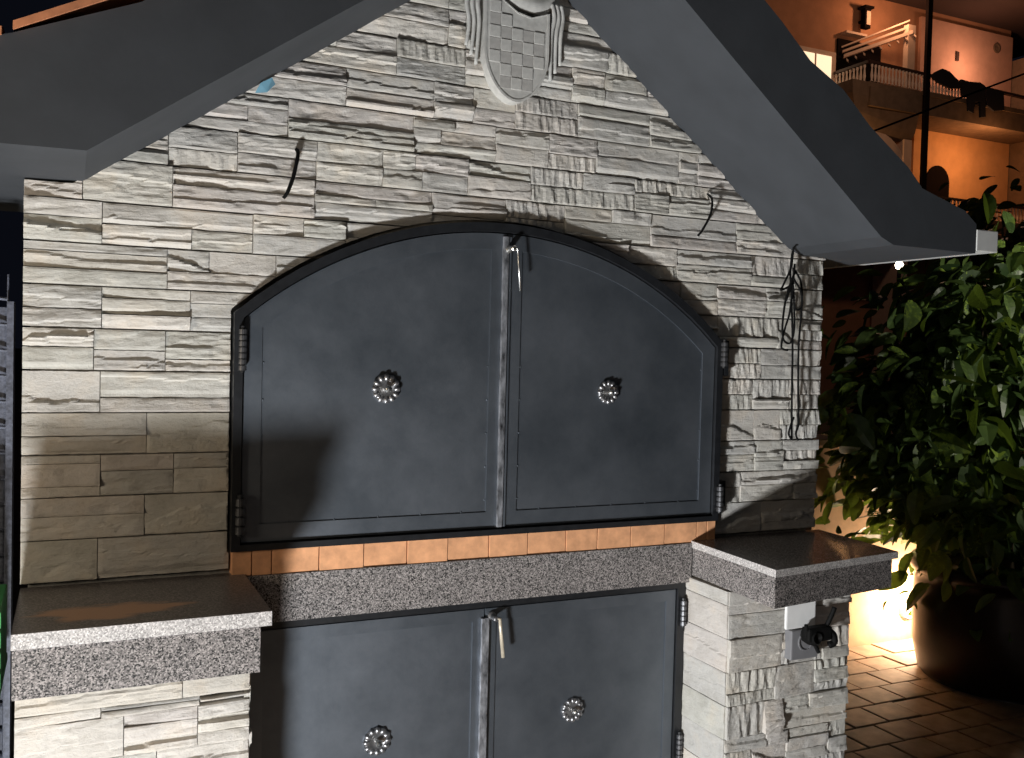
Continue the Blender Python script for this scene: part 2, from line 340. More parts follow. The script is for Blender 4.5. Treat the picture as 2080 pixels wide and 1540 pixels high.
# backing masonry
core = [(WX0 + .012, 0), (WX1 - .012, 0), (WX1 - .012, 1.645), (1.31, 1.645), (0.556, 2.232), (-0.262, 1.655), (WX0 + .012, 1.65)]
G().prism(core, 0.013, 0.45).make('wall_core', 'mortar', FP)
def gable_ok(x, z):
    return z < 1.651 + 0.0 or (x > -0.275 and x < 1.335 and z < 1.6614 + 0.7065 * (x + 0.2615) + 0.012 and z < 2.0925 - 0.785 * (x - 0.742) + 0.012)
nstone = 0
def stone(frame, u0, u1, v0, v1, depth, kind, mat='stone', seed=0, clip=None, back=0.012, parent=None, name='stone'):
    """split-face slip: frame(u, v, d) -> world; u along the course, v up, d out of the wall"""
    global nstone
    gp = 0.0007
    u0 += gp; u1 -= gp; v0 += gp; v1 -= gp
    if u1 - u0 < 0.006 or v1 - v0 < 0.004: return
    nu = max(3, min(44, int((u1 - u0) / (0.0045 if kind in ('ridge', 'split') else 0.008)))); nv = max(5, min(24, int((v1 - v0) / 0.0032)))
    rs = random.Random(seed); sx = rs.uniform(0, 99); sy = rs.uniform(0, 99)
    depth *= 0.58; tilt = rs.uniform(-0.003, 0.003); ty = rs.uniform(-0.003, 0.002)
    cut = rs.uniform(0.35, 0.65); cuts = rs.uniform(-0.25, 0.25); cham = rs.uniform(0.18, 0.42)
    H = []
    keep = {}
    vs = []
    cracks = []
    if kind != 'ridge' and (v1 - v0) > .016:
        for _ in range(rs.choice([0, 1, 1, 2]) if (v1 - v0) > .03 else rs.choice([0, 0, 1])):
            a0 = rs.choice([-.2, -.2, rs.uniform(0, .5)]); a1 = rs.choice([1.2, 1.2, rs.uniform(.5, 1)])
            cracks.append((rs.uniform(.2, .8), rs.uniform(-.28, .28), rs.uniform(.0018, .0050) * (.5 if mat == 'smooth' else 1), a0, a1, rs.choice([-1, 1])))
    for j in range(nv + 1):
        for i in range(nu + 1):
            a = i / nu; c = j / nv
            u = u0 + (u1 - u0) * a; v = v0 + (v1 - v0) * c
            d = depth + tilt * (a - 0.5) * 2 + ty * (c - 0.5) * 2
            big = noise.noise(Vector((u * 9 + sx, v * 22, sy)))
            fine = noise.noise(Vector((u * 30 + sx, v * 150, sy + 5)))
            grit = noise.noise(Vector((u * 160, v * 160, sy + 9)))
            if kind == 'flat': d += 0.0020 * big + 0.0005 * fine + 0.0005 * grit - 0.0016 * max(0, noise.noise(Vector((u * 26 + v * 18 + sx, v * 70 - u * 12, sy))) - .18) / .3
            elif kind == 'bull':
                d += 0.0022 * big + 0.0010 * fine
                if c < cham: d -= (1 - c / cham) ** 1.3 * min(0.011, depth + 0.004)
            elif kind == 'split':
                line = cut + cuts * (a - 0.5) * 2 + 0.20 * noise.noise(Vector((u * 14 + sx, 3.1, sy))) + 0.06 * noise.noise(Vector((u * 60, 1.1, sy)))
                d += 0.003 * big + 0.0014 * fine + 0.0006 * grit
                k = min(1, max(0, (c - line) / 0.10 + 0.5)); d -= 0.0085 * k
            elif kind == 'ridge':
                rg = noise.noise(Vector((u * 105 + 0.6 * sx + v * 14, v * 16, sy))); rg2 = abs(noise.noise(Vector((u * 45, v * 9, sy + 2))))
                d += 0.0036 * rg - 0.0045 * rg2 + 0.001 * grit
            else:
                d += 0.004 * big + 0.0022 * fine + 0.0010 * grit
            # broken arrises
            e = min(a * (u1 - u0), (1 - a) * (u1 - u0), c * (v1 - v0), (1 - c) * (v1 - v0))
            if e < 0.002: d -= (1 - e / 0.002) * 0.0012
            for (c0, sl, amp, a0, a1, sg) in cracks:      # broken ledges running along the slip
                ln = c0 + sl * (a - .5) + 0.10 * noise.noise(Vector((u * 17 + c0 * 50, sy, 2.2))) + 0.035 * noise.noise(Vector((u * 75, sy, 4.4)))
                fade = min(1, max(0, (a - a0) / .12)) * min(1, max(0, (a1 - a) / .12))
                w_ = 0.0022 / max(v1 - v0, .01)
                if sg > 0: d += amp * fade * (1 if c > ln else 0) * (1 - .35 * (c - ln))
                else: d += amp * fade * (1 if c < ln else 0) * (1 - .35 * (ln - c))
            if kind != 'flat':
                wob = 0.0016 * noise.noise(Vector((u * 40 + sx, 7.7, sy)))
                if j == 0: v += abs(wob)
                if j == nv: v -= abs(wob)
            moved = False
            if clip:
                u, v, moved = clip(u, v)
            vs.append((u, v, max(d, 0.0008), moved))
    W = nu + 1
    used = []
    for j in range(nv):
        for i in range(nu):
            q = (j * W + i, j * W + i + 1, (j + 1) * W + i + 1, (j + 1) * W + i)
            if all(vs[k][3] for k in q): continue
            used.append(q)
    if not used: return
    border = {}
    for q in used:
        for k in range(4):
            e = (q[k], q[(k + 1) % 4])
            if (e[1], e[0]) in border: del border[(e[1], e[0])]
            else: border[e] = 1
    idx = {}; verts = []; faces = []
    def vi(k, b=False):
        if (k, b) not in idx:
            u, v, d, _ = vs[k]; idx[(k, b)] = len(verts); verts.append(frame(u, v, -back if b else d))
        return idx[(k, b)]
    for q in used: faces.append(tuple(vi(k) for k in q))
    for (a, c) in border: faces.append((vi(c), vi(a), vi(a, True), vi(c, True)))
    nstone += 1
    return mesh(name, verts, faces, mat, parent or FP)
def front(u, v, d): return (u, 0.0 - d, v)
def clip_front(u, v):
    dx, dz = u - AX, v - AZ
    r = math.hypot(dx, dz)
    if -0.010 < u < 1.103 and v > 0.99 and r < AR:
        if v < 1.448 and u < .3: return -0.010, v, True
        if v < 1.427 and u > .8: return 1.103, v, True
        return AX + dx / r * AR, AZ + dz / r * AR, True
    # gable
    m = False
    if v > 1.655:
        zl = 1.668 + 0.7065 * (u + 0.2615); zr = 2.0985 - 0.785 * (u - 0.742)
        z = min(zl, zr)
        if v > z:
            return u, max(1.655, z), True
    return u, v, m
def door_x(z):    # x of the opening edges below the spring of the arch
    return -0.010, 1.103
ROWH = 0.0744; Z0 = 1.2557
rows = {-4: [WX0, -.233, -.006, None, 1.106, 1.253, WX1], -3: [WX0, -.156, -.007, None, 1.107, 1.186, WX1], -2: [WX0, -.230, -.107, -.005, None, 1.107, 1.225, 1.313, WX1],
        -1: [WX0, -.154, -.007, None, 1.107, 1.222, 1.302, WX1], 0: [WX0, -.232, -.006, None, 1.107, 1.213, 1.325, WX1], 1: [WX0, -.243, -.124, -.007, None, 1.107, 1.235, WX1],
        2: [WX0, -.231, -.082, .075, None, 1.02, 1.105, 1.283, 1.35, WX1], 3: [WX0, -.123, .072, .20, None, .90, .996, 1.099, 1.245, 1.334, WX1],
        4: [WX0, -.232, .028, .204, .367, .52, .733, .983, 1.196, 1.325, WX1], 5: [WX0, -.264, -.116, .142, .382, .548, .689, .909, 1.151, 1.321, WX1],
        6: [-.239, -.124, -.003, .145, .277, .459, .604, .861, 1.068, 1.215, 1.306], 7: [-.143, .089, .34, .52, .644, .762, .981, 1.033, 1.153], 8: [-.02, .2, .382, .565, .714, .898, 1.04],
        9: [.1, .301, .449, .567, .697, .778, .95], 10: [.19, .409, .447, .66, .88], 11: [.29, .407, .506, .66, .81], 12: [.39, .56, .72], 13: [.48, .62]}
# (row, index of the panel): how the panel is broken up, bottom to top: (height share, depth mm, kind)
S1 = {(-4, 0): [(1, 6, 'flat')], (-4, 1): [(1, 7, 'bull')], (-3, 0): [(.55, 6, 'flat'), (.45, 7, 'flat')], (-3, 1): [(1, 6, 'split')],
      (-2, 0): [(.25, 6, 'flat'), (.55, 8, 'flat'), (.20, 6, 'flat')], (-2, 1): [(.6, 6, 'flat'), (.4, 7, 'flat')], (-2, 2): [(.62, 8, 'flat'), (.38, 6, 'flat')],
      (-1, 0): [(.45, 9, 'bull'), (.55, 6, 'flat')], (-1, 1): [(1, 7, 'split')], (0, 0): [(1, 7, 'split')], (0, 1): [(.35, 12, 'flat'), (.65, 5, 'bull')],
      (1, 0): [(.55, 10, 'bull'), (.45, 14, 'split')], (1, 1): [(.5, 6, 'split'), (.5, 9, 'flat')], (1, 2): [(.3, 9, 'split'), (.7, 5, 'rough')],
      (2, 0): [(.45, 13, 'rough'), (.55, 7, 'rough')], (2, 1): [(.35, 15, 'flat'), (.4, 10, 'bull'), (.25, 5, 'flat')], (2, 2): [(.35, 6, 'flat'), (.35, 9, 'flat'), (.30, 16, 'flat')],
      (3, 0): [(.38, 17, 'flat'), (.42, 8, 'split'), (.20, 5, 'flat')], (3, 1): [(.45, 17, 'flat'), (.55, 8, 'split')], (3, 2): [(.5, 12, 'flat'), (.5, 6, 'flat')],
      (4, 0): [(.60, 16, 'split'), (.40, 18, 'flat')], (4, 1): [(.5, 8, 'bull'), (.5, 11, 'bull')], (4, 2): [(.5, 16, 'flat'), (.5, 8, 'flat')],
      (5, 0): [(.55, 6, 'flat'), (.45, 8, 'flat')], (5, 1): [(1, 19, 'rough')], (5, 2): [(.55, 19, 'flat'), (.45, 9, 'flat')],
      (5, 3): [(.45, 9, 'bull'), (.2, 16, 'flat'), (.35, 7, 'flat')], (5, 4): [(.4, 8, 'flat'), (.6, 11, 'bull')], (5, 5): [(.5, 14, 'ridge'), (.5, 8, 'ridge')],
      (5, 6): [(.62, 12, 'bull'), (.38, 9, 'flat')], (6, 3): [(.5, 7, 'rough'), (.5, 15, 'flat')], (6, 4): [(.5, 14, 'flat'), (.5, 8, 'rough')], (6, 5): [(.55, 15, 'flat'), (.45, 8, 'split')],
      (6, 6): [(.5, 13, 'ridge'), (.5, 9, 'ridge')], (6, 7): [(.6, 16, 'rough'), (.4, 9, 'ridge')], (7, 1): [(.5, 17, 'flat'), (.5, 7, 'flat')], (7, 2): [(.3, 6, 'flat'), (.4, 12, 'bull'), (.3, 7, 'flat')],
      (7, 3): [(.5, 15, 'flat'), (.5, 6, 'flat')], (7, 5): [(.55, 14, 'bull'), (.45, 6, 'flat')], (7, 6): [(.35, 7, 'flat'), (.35, 14, 'bull'), (.3, 8, 'flat')],
      (8, 1): [(.5, 10, 'bull'), (.5, 6, 'flat')], (8, 2): [(.45, 12, 'bull'), (.55, 7, 'rough')], (8, 3): [(.5, 13, 'ridge'), (.5, 9, 'ridge')],
      (9, 0): [(.5, 8, 'flat'), (.5, 13, 'rough')], (9, 1): [(.5, 7, 'rough'), (.5, 14, 'ridge')]}
KR = {-4: 'R', -3: 'R', -2: 'R', -1: 'R', 0: 'R', 1: 'R', 2: 'R', 3: 'R'}
rs = random.Random(21)
for k, xs in rows.items():
    z = Z0 + k * ROWH; segs = []
    for a, b2 in zip(xs, xs[1:]):
        if a is None or b2 is None: segs.append(None); continue
        segs.append((a, b2))
    right = False; ii = 0
    for idx, sg in enumerate(segs):
        if sg is None: right = True; continue
        a, b2 = sg
        lay = None if right else S1.get((k, idx))
        if lay is None:
            if right or (k in (4, 5) and a > .95):
                lay = rs.choice([[(.5, 9, 'ridge'), (.5, 14, 'ridge')], [(.45, 14, 'flat'), (.55, 8, 'flat')], [(.35, 15, 'bull'), (.65, 8, 'ridge')], [(1, 9, 'split')],
                                 [(.3, 15, 'flat'), (.35, 8, 'ridge'), (.35, 12, 'flat')], [(.55, 8, 'rough'), (.45, 15, 'split')]])
            else:
                lay = rs.choice([[(.5, 14, 'bull'), (.5, 8, 'flat')], [(.35, 16, 'flat'), (.65, 8, 'split')], [(.3, 8, 'flat'), (.4, 14, 'bull'), (.3, 6, 'flat')],
                                 [(.5, 10, 'rough'), (.5, 15, 'rough')], [(.6, 15, 'flat'), (.4, 8, 'bull')], [(.45, 9, 'ridge'), (.55, 14, 'rough')]])
        zz = z + 0.0007
        smooth_zone = (k <= -1 and a < 0)
        for li, (sh, dm, kd) in enumerate(lay):
            h = (ROWH - 0.0014) * sh
            pieces = [(a, b2)]
            if not smooth_zone and b2 - a > 0.16 and rs.random() < 0.40 and (len(lay) > 1) and (k, idx) not in ((4, 0), (5, 2), (7, 1), (3, 0)):
                m_ = a + (b2 - a) * rs.uniform(.3, .7)
                if abs(zz + h / 2 - z) > 0: pieces = [(a, m_), (m_, b2)]
            for pi, (p0, p1) in enumerate(pieces):
                d = (dm + rs.uniform(-1, 1) * (0.6 if smooth_zone else 2.0) + (pi * rs.choice([-5, 4]) if pi else 0)) * 0.001
                kk = kd if pi == 0 else rs.choice([kd, 'rough', 'flat', 'ridge'] if p0 > .5 else [kd, 'rough', 'flat'])
                stone(front, p0, p1, zz, zz + h, max(0.003, d), kk, 'smooth' if smooth_zone else 'stone', rs.randint(0, 10 ** 6), clip_front)
            zz += h
# ---- the left and right return of the wall (seen from the side)
def side_rows(frame, u0, u1, v0, v1, seed, step=ROWH, lens=(0.12, 0.24), kinds=('flat', 'split', 'ridge', 'bull', 'rough'), parent=None, dmax=14, split=True, vstart=None):
    r_ = random.Random(seed); v = v0
    while v < v1 - 0.004:
        h = min(step, v1 - v); u = u0
        first = r_.uniform(*lens)
        while u < u1 - 0.002:
            l = first if u == u0 else r_.uniform(*lens)
            if u1 - (u + l) < 0.04: l = u1 - u
            lay = r_.choice([[1.0], [.5, .5], [.35, .65], [.6, .4], [.3, .4, .3]]) if split else [1.0]
            vv = v
            for sh in lay:
                hh = h * sh; pcs = [(u, u + l)]
                if split and l > .15 and r_.random() < .45:
                    mm = u + l * r_.uniform(.3, .7); pcs = [(u, mm), (mm, u + l)]
                for (a, b_) in pcs:
                    stone(frame, a, b_, vv, vv + hh, r_.uniform(5, dmax) * .001, r_.choice(kinds), 'stone', r_.randint(0, 10 ** 6), parent=parent)
                vv += hh
            u += l
        v += h
# ---- counter pillars
PL = (-0.353, 0.002, -0.197)     # left pillar: x0, x1, front y
PR = (1.034, 1.385, -0.166)      # right pillar
G().box(PL[0] + .006, PL[1] - .004, PL[2] + .013, 0.012, 0, 0.845).make('pillar_core', 'mortar', FP)
G().box(PR[0] + .008, PR[1] - .004, PR[2] + .013, 0.012, 0, 0.872).make('pillar_core', 'mortar', FP)
fl = lambda u, v, d: (u, PL[2] - d, v)
stone(fl, PL[0], -.107, .7975, .850, .012, 'flat', 'smooth', 5)
stone(fl, -.107, PL[1], .7975, .850, .011, 'flat', 'smooth', 6)
side_rows(fl, PL[0], PL[1], .7975 - ROWH * 2, .7975, 47, step=.066, lens=(.09, .16), kinds=('flat', 'split', 'flat', 'bull'), dmax=17)
side_rows(fl, PL[0], PL[1], 0.0, .7975 - ROWH * 2, 45, split=False)
side_rows(lambda u, v, d: (PL[1] + d * .7, u, v), PL[2], 0.0, 0.5, .845, 46, split=False, dmax=12, lens=(.2, .3), kinds=('flat',))
fr = lambda u, v, d: (u, PR[2] - d, v)
side_rows(fr, PR[0], PR[1], .762 - ROWH * 5, .762, 50, lens=(.11, .2), dmax=15, kinds=('flat', 'split', 'ridge', 'ridge', 'rough'))
side_rows(fr, PR[0], PR[1], .762, .868, 51, step=.053, lens=(.15, .25), kinds=('flat', 'flat', 'split'), split=False, dmax=10)
side_rows(fr, PR[0], PR[1], 0.0, .762 - ROWH * 5, 52, split=False)
side_rows(lambda u, v, d: (PR[0] - d * .6, -u, v), 0.0, -PR[2], .762 - ROWH * 6, .868, 53, lens=(.16, .17), kinds=('flat', 'split', 'flat'), split=False, dmax=8)
side_rows(lambda u, v, d: (PR[0] - d * .6, -u, v), 0.0, -PR[2], 0.0, .762 - ROWH * 6, 54, lens=(.16, .17), kinds=('flat',), split=False, dmax=8)
# ---- granite
def slab(name, quad, z0, z1, mats, bev=0.0015, label=None):
    g = G(); n = 4
    v = [(x, y, z0) for x, y in quad] + [(x, y, z1) for x, y in quad]
    f = [(3, 2, 1, 0), (4, 5, 6, 7), (0, 1, 5, 4), (1, 2, 6, 5), (2, 3, 7, 6), (3, 0, 4, 7)]
    o = mesh(name, v, f, mats, FP, label=label)
    if len(mats) > 1: o.data.polygons[1].material_index = 1
    return o
slab('countertop', [(-.3545, -.288), (.0205, -.288), (.0205, -.0), (-.3545, -.0)], .9285, .952, ['granite_edge', 'granite_top_reflection'], label='left granite countertop with pale sawn edge')
slab('counter_apron', [(-.353, -.284), (.0035, -.284), (.0035, -.004), (-.353, -.004)], .853, .927, ['granite'])
slab('countertop', [(1.0225, -.328), (1.4215, -.272), (1.44, .0), (1.036, .0)], .9365, .952, ['granite_edge', 'granite_top'], label='right granite countertop in shadow with a sharp corner')
slab('counter_apron', [(1.024, -.3255), (1.405, -.270), (1.42, -.004), (1.04, -.004)], .872, .935, ['granite'])
G().box(.022, 1.036, -.024, .03, .856, .9475, .001).make('granite_lintel', 'granite', FP)
# ---- firebrick row
bx = [-.0035, .0334, .0704, .1608, .25, .3399, .4279, .5205, .611, .7038, .7824, .8689, .9597, 1.0496, 1.079, 1.104]
for a, b2 in zip(bx, bx[1:]):
    dy = rs.uniform(-.0015, .0015)
    G().box(a + .0009, b2 - .0009, -.0205 + dy, .05, .948, .9985 + rs.uniform(-.001, .0005), .0012).make('firebrick', 'firebrick', FP)

# ---- upper doors
CX, CZ, CR = 0.5352, 0.8357, 0.8066
UX0, UX1, UZ0 = 0.0, 1.100, 1.0
def arch_z(x, inset=0.0):
    return CZ + math.sqrt(max(0, (CR - inset) ** 2 - (x - CX) ** 2))
def arch_poly(x0, x1, zb, inset, n=28):
    p = [(x0, zb), (x1, zb)]
    for i in range(n + 1):
        x = x1 + (x0 - x1) * i / n; p.append((x, arch_z(x, inset)))
    return p
def band(outer, inner, y0, y1):
    n = len(outer); g = G()
    v = [(x, y0, z) for x, z in outer] + [(x, y0, z) for x, z in inner] + [(x, y1, z) for x, z in outer] + [(x, y1, z) for x, z in inner]
    f = []
    for i in range(n):
        j = (i + 1) % n
        f += [(i, j, n + j, n + i), (2 * n + j, 2 * n + i, 3 * n + i, 3 * n + j), (j, i, 2 * n + i, 2 * n + j), (n + i, n + j, 3 * n + j, 3 * n + i)]
    return g.add(v, f)
band(arch_poly(UX0 - .006, UX1 + .006, UZ0 - .004, -.006), arch_poly(UX0 + .010, UX1 - .010, UZ0 + .008, .012), -.026, .03).make('door_frame', 'black', FP)
def leaf(x0, x1, zb, top, name_label, ydoor=-.014, strip=.034, seam_left=False, outer=True):
    """steel door leaf: sheet plus a raised border of flat bar"""
    n = 24
    def poly(i):
        a, b_ = x0 + i, x1 - i
        p = [(a, zb + i), (b_, zb + i)]
        for k in range(n + 1):
            x = b_ + (a - b_) * k / n; p.append((x, top(x, i)))
        return p
    lf = G().prism(poly(0), ydoor, ydoor + .012).make('door_leaf', 'steel', FP, label=name_label)
    band(poly(.0008), poly(strip), ydoor - .0028, ydoor - .0001).make('border_strip', 'steel', lf)
    # rivets and weld spots along the border
    g = G()
    for k in range(5):
        z = zb + .06 + k * .07
        for x in (x0 + strip + .003, x1 - strip - .003):
            g.lathe((x, ydoor, z), [(.0016, .0003), (.0014, .0012), (.0006, .0018)], 8, 'y')
    for k in range(1, 6):
        x = x0 + (x1 - x0) * k / 6
        g.lathe((x, ydoor, zb + strip + .002), [(.0016, .0003), (.0014, .0012), (.0006, .0018)], 8, 'y')
    g.make('weld_spot', 'steel', lf, kind='stuff')
    return lf
SEAM = 0.5475
tu = lambda x, i: arch_z(x, .014 + i)
L1 = leaf(.0125, SEAM - .001, UZ0 + .010, tu, 'left arched steel door leaf')
L2 = leaf(SEAM + .001, 1.0885, UZ0 + .010, tu, 'right arched steel door leaf')
ztop = arch_z(SEAM, .02)
G().box(SEAM - .012, SEAM + .0015, -.0235, -.0172, UZ0 + .012, ztop, .0015).make('meeting_bar', 'bar', FP, label='rubbed steel bar covering the door seam')
G().box(SEAM + .0045, SEAM + .009, -.0205, -.0172, UZ0 + .012, ztop, .0008).make('meeting_bar', 'steel', FP)
# ---- lower doors
LX0, LX1, LZ1 = .022, 1.018, .8465
band([(LX0 - .012, .05), (LX1 + .010, .05), (LX1 + .010, LZ1 + .008), (LX0 - .012, LZ1 + .008)], [(LX0 + .008, .06), (LX1 - .010, .06), (LX1 - .010, LZ1 - .006), (LX0 + .008, LZ1 - .006)], -.012, .02).make('door_frame', 'black', FP)
SE2 = .5205
tl = lambda x, i: LZ1 - .009 - i
L3 = leaf(LX0 + .012, SE2 - .001, .07, tl, 'lower left steel door leaf, brightly lit', -.004, .026)
L4 = leaf(SE2 + .001, LX1 - .012, .07, tl, 'lower right steel door leaf', -.004, .026)
G().box(SE2 - .010, SE2 + .0075, -.0155, -.0072, .07, LZ1 - .028, .0015).make('meeting_bar', 'bar', FP)
# ---- rosette pulls
def rosette(x, y, z, parent, r=.031):
    p = G()
    p.lathe((x, y, z), [(r * .80, -.001), (r * .84, .003), (r * .66, .0045), (r * .40, .0035), (r * .30, .002)], 36, 'y').make('backplate', 'iron', parent) if False else None
    base = G().lathe((x, y, z), [(r * .88, 0), (r * .92, .003), (r * .70, .006), (r * .46, .0050), (r * .40, .003), (r * .2, .0028), (.0004, .0028)], 36, 'y').make('rosette_pull', 'iron', parent, smooth=True)
    for k in range(12):
        a = 2 * math.pi * k / 12
        cx_, cz_ = x + math.cos(a) * r * .72, z + math.sin(a) * r * .72
        v = []; f = []
        for i in range(5):
            ph = math.pi / 2 * i / 4
            for j in range(8):
                th = 2 * math.pi * j / 8
                rad = r * .26 * math.cos(ph); tan = r * .20 * math.cos(ph)
                lx = rad * math.cos(th); lz = tan * math.sin(th)
                v.append((cx_ + lx * math.cos(a) - lz * math.sin(a), y - .0035 - .0055 * math.sin(ph), cz_ + lx * math.sin(a) + lz * math.cos(a)))
        for i in range(4):
            for j in range(8): f.append((i * 8 + j, i * 8 + (j + 1) % 8, (i + 1) * 8 + (j + 1) % 8, (i + 1) * 8 + j))
        mesh('petal', v, f, 'iron', base, smooth=True)
    G().lathe((x, y, z), [(r * .13, .002), (r * .13, .010), (r * .24, .013), (r * .26, .017), (r * .18, .0215), (.0005, .0235)], 20, 'y').make('knob', 'chrome', base, smooth=True)
rosette(.2895, -.0160, 1.3022, L1)
rosette(.8005, -.0160, 1.2978, L2, .028)
rosette(.2895, -.0045, .5885, L3)
rosette(.7385, -.0045, .5905, L4, .029)
# ---- latch rods
def latch(x, y, z, ln, mat, r, lean, parent):
    h = G().lathe((x - .006, y, z), [(.009, 0), (.009, .006), (.006, .010), (.006, .030), (.004, .032)], 14, 'y').make('latch_pivot', 'chrome' if mat == 'chrome' else 'iron', parent, smooth=False)
    G().tube([(x - .008, y - .028, z + .002), (x + .002, y - .029, z - .001), (x + .004, y - .029, z - .02), (x + lean, y - .030, z - ln)], [r, r, r, r * 1.05], 10).make('latch_rod', mat, h, smooth=True)
latch(.5555, -.0175, 1.596, .088, 'chrome', .0022, .010, L2)
latch(.5405, -.0075, .8215, .083, 'brass', .0038, .011, L4)
# ---- hinges
def hinge(x, y, z0, z1, n=7, r=.0075):
    g = G().tube([(x, y, z0 - .004), (x, y, z1 + .004)], r * .6, 10).make('hinge', 'black', FP)
    for k in range(n):
        a = z0 + (z1 - z0) * k / n; b_ = z0 + (z1 - z0) * (k + .80) / n
        G().tube([(x, y, a), (x, y, b_)], r, 12).make('knuckle', 'iron_dark', g)
hinge(.0085, -.0315, 1.335, 1.413)
hinge(.0085, -.0315, 1.030, 1.100, 4, .0085)
hinge(1.1045, -.0320, 1.360, 1.418, 5, .0085)
hinge(1.1045, -.0320, 1.020, 1.080, 5, .0085)
G().box(1.111, 1.122, -.026, -.004, 1.338, 1.42).make('hinge_plate', 'black', FP)
G().box(1.111, 1.124, -.026, -.004, 1.03, 1.09).make('hinge_plate', 'black', FP)
hinge(1.0200, -.0190, .755, .815, 5, .0075)
hinge(1.0200, -.0190, .44, .50, 5, .0075)
# ---- power outlet under the right countertop
OX0, OX1, OZ0, OZ1 = 1.190, 1.268, .705, .772
oy = PR[2] - .010
po = G().box(OX0, OX1, oy - .018, oy + .006, OZ0, OZ1, .003).make('power_outlet', 'plastic_grey', FP, label='grey outdoor socket box below the right countertop')
lid = G(); lid.box(OX0 - .012, OX1 - .004, oy - .012, oy - .004, OZ1 + .002, .868, .0035); lid.make('socket_lid', 'plastic_white', po)
G().lathe(((OX0 + OX1) / 2, oy - .018, .745), [(.021, 0), (.021, .003), (.018, .003), (.0178, .0008)], 20, 'y').make('socket_ring', 'plastic_grey', po)
# ---- emblem: shield with chequer relief and a ribbon
EX, EZ, EY = .552, 2.02, -.018
def shield(x, sc=1.0):
    return None
sh = []
hw = .069
for i in range(25):
    a = math.pi * i / 24
    sh.append((EX - hw * math.cos(a) * (1 - .10 * math.sin(a) ** 6), 1.985 - (math.sin(a) ** 1.15) * .098))
top = [(EX + hw, 2.072), (EX + .03, 2.058), (EX, 2.064), (EX - .03, 2.082), (EX - .05, 2.108), (EX - hw, 2.128)]
poly = [(x, z + .018) for x, z in sh + top]
EY = -.026
emb = G().prism(poly, EY - .004, .01).make('emblem', 'emblem', FP, label='cast shield emblem with chequered squares below the roof apex')
outer = [(EX + (x - EX) * 1.07, 2.02 + (z - 2.02) * 1.045) for x, z in poly]
band(outer, poly, EY - .0055, .005).make('shield_rim', 'emblem', emb)
cell = .0252
for i in range(-2, 3):
    for j in range(9):
        x0 = EX + (i - .5) * cell; z1 = 2.101 - j * cell
        cx_, cz_ = x0 + cell / 2, z1 - cell / 2
        if z1 - cell < 2.003:
            lim = hw * math.sqrt(max(0, 1 - ((2.003 - (z1 - cell)) / .098) ** 2)) - .002
        else: lim = hw
        if abs(x0 - EX) > lim or abs(x0 + cell - EX) > lim: continue
        if z1 > 2.070 + max(0, (EX - x0 - cell * .3)) * .75: continue
        if (i + j) % 2 == 0: G().box(x0 + .0006, x0 + cell - .0006, EY - .0062, EY - .003, z1 - cell + .0006, z1 - .0006, .0008).make('chequer_square', 'emblem', emb)
        else: G().box(x0 + .0006, x0 + cell - .0006, EY - .0050, EY - .003, z1 - cell + .0006, z1 - .0006, .0004).make('chequer_square', 'emblem_dark', emb)
# ribbon across the top and hanging folds at both sides
EY = -.006
pts = [(EX - .062, EY - .012, 2.142), (EX - .045, EY - .016, 2.118), (EX - .01, EY - .018, 2.098), (EX + .035, EY - .018, 2.090), (EX + .07, EY - .014, 2.095), (EX + .09, EY - .010, 2.12)]
cp = smooth_curve(pts, 6)
v = []; f = []
for i, p in enumerate(cp):
    for dz, dy in ((0, 0), (.012, -.007), (.030, -.007), (.040, 0)):
        v.append((p.x, p.y + dy, p.z + dz))
for i in range(len(cp) - 1):
    for k in range(3): f.append((i * 4 + k, (i + 1) * 4 + k, (i + 1) * 4 + k + 1, i * 4 + k + 1))
mesh('ribbon', v, f, 'emblem', emb, smooth=True)
for s, ln in ((-1, .15), (1, .16)):
    for q in range(3):
        xo = EX + s * (.082 + q * .011); pts = smooth_curve([(xo, -.020, 2.118), (xo + s * .006, -.024 + q * .002, 2.09), (xo + s * .001, -.022, 2.05), (xo + s * .004, -.016, 2.118 - ln + q * .018)], 5)
        G().tube(pts, [.0060 - .0025 * i / len(pts) for i in range(len(pts))], 8).make('ribbon_fold', 'emblem', emb, smooth=True)
# ---- roof
low = [(-.62, 1.6545), (-.2615, 1.6605), (.556, 2.2385), (1.305, 1.6500), (1.342, 1.6350), (1.594, 1.6335)]
upp = [(1.597, 1.7000), (1.5579, 1.7278), (1.423, 1.7651), (1.3776, 1.8069), (1.2628, 1.8816), (1.1849, 1.948), (1.0919, 1.9954), (1.0144, 2.0625), (.556, 2.41), (-.19, 1.888), (-.36, 1.815), (-.62, 1.735)]
RP = low + upp
roof = G()
n = len(RP)
# split into convex-ish strips so that the front face is clean
def up_z(x):
    u2 = sorted(upp)
    for (xa, za), (xb, zb) in zip(u2, u2[1:]):
        if xa <= x <= xb: return za + (zb - za) * (x - xa) / (xb - xa)
    return u2[0][1] if x < u2[0][0] else u2[-1][1]
def lo_z(x):
    l2 = sorted(low)
    for (xa, za), (xb, zb) in zip(l2, l2[1:]):
        if xa <= x <= xb: return za + (zb - za) * (x - xa) / (xb - xa)
    return l2[0][1] if x < l2[0][0] else l2[-1][1]
xs = sorted(set([p[0] for p in RP]))
vb = []; fb = []
for x in xs:
    vb += [(x, -.30, lo_z(x)), (x, -.30, up_z(x)), (x, .50, lo_z(x)), (x, .50, up_z(x))]
for i in range(len(xs) - 1):
    a = i * 4; c = a + 4
    fb += [(a, c, c + 1, a + 1), (a + 2, a + 3, c + 3, c + 2), (a, a + 2, c + 2, c), (a + 1, c + 1, c + 3, a + 3)]
e = (len(xs) - 1) * 4
fb += [(0, 1, 3, 2), (e, e + 2, e + 3, e + 1)]
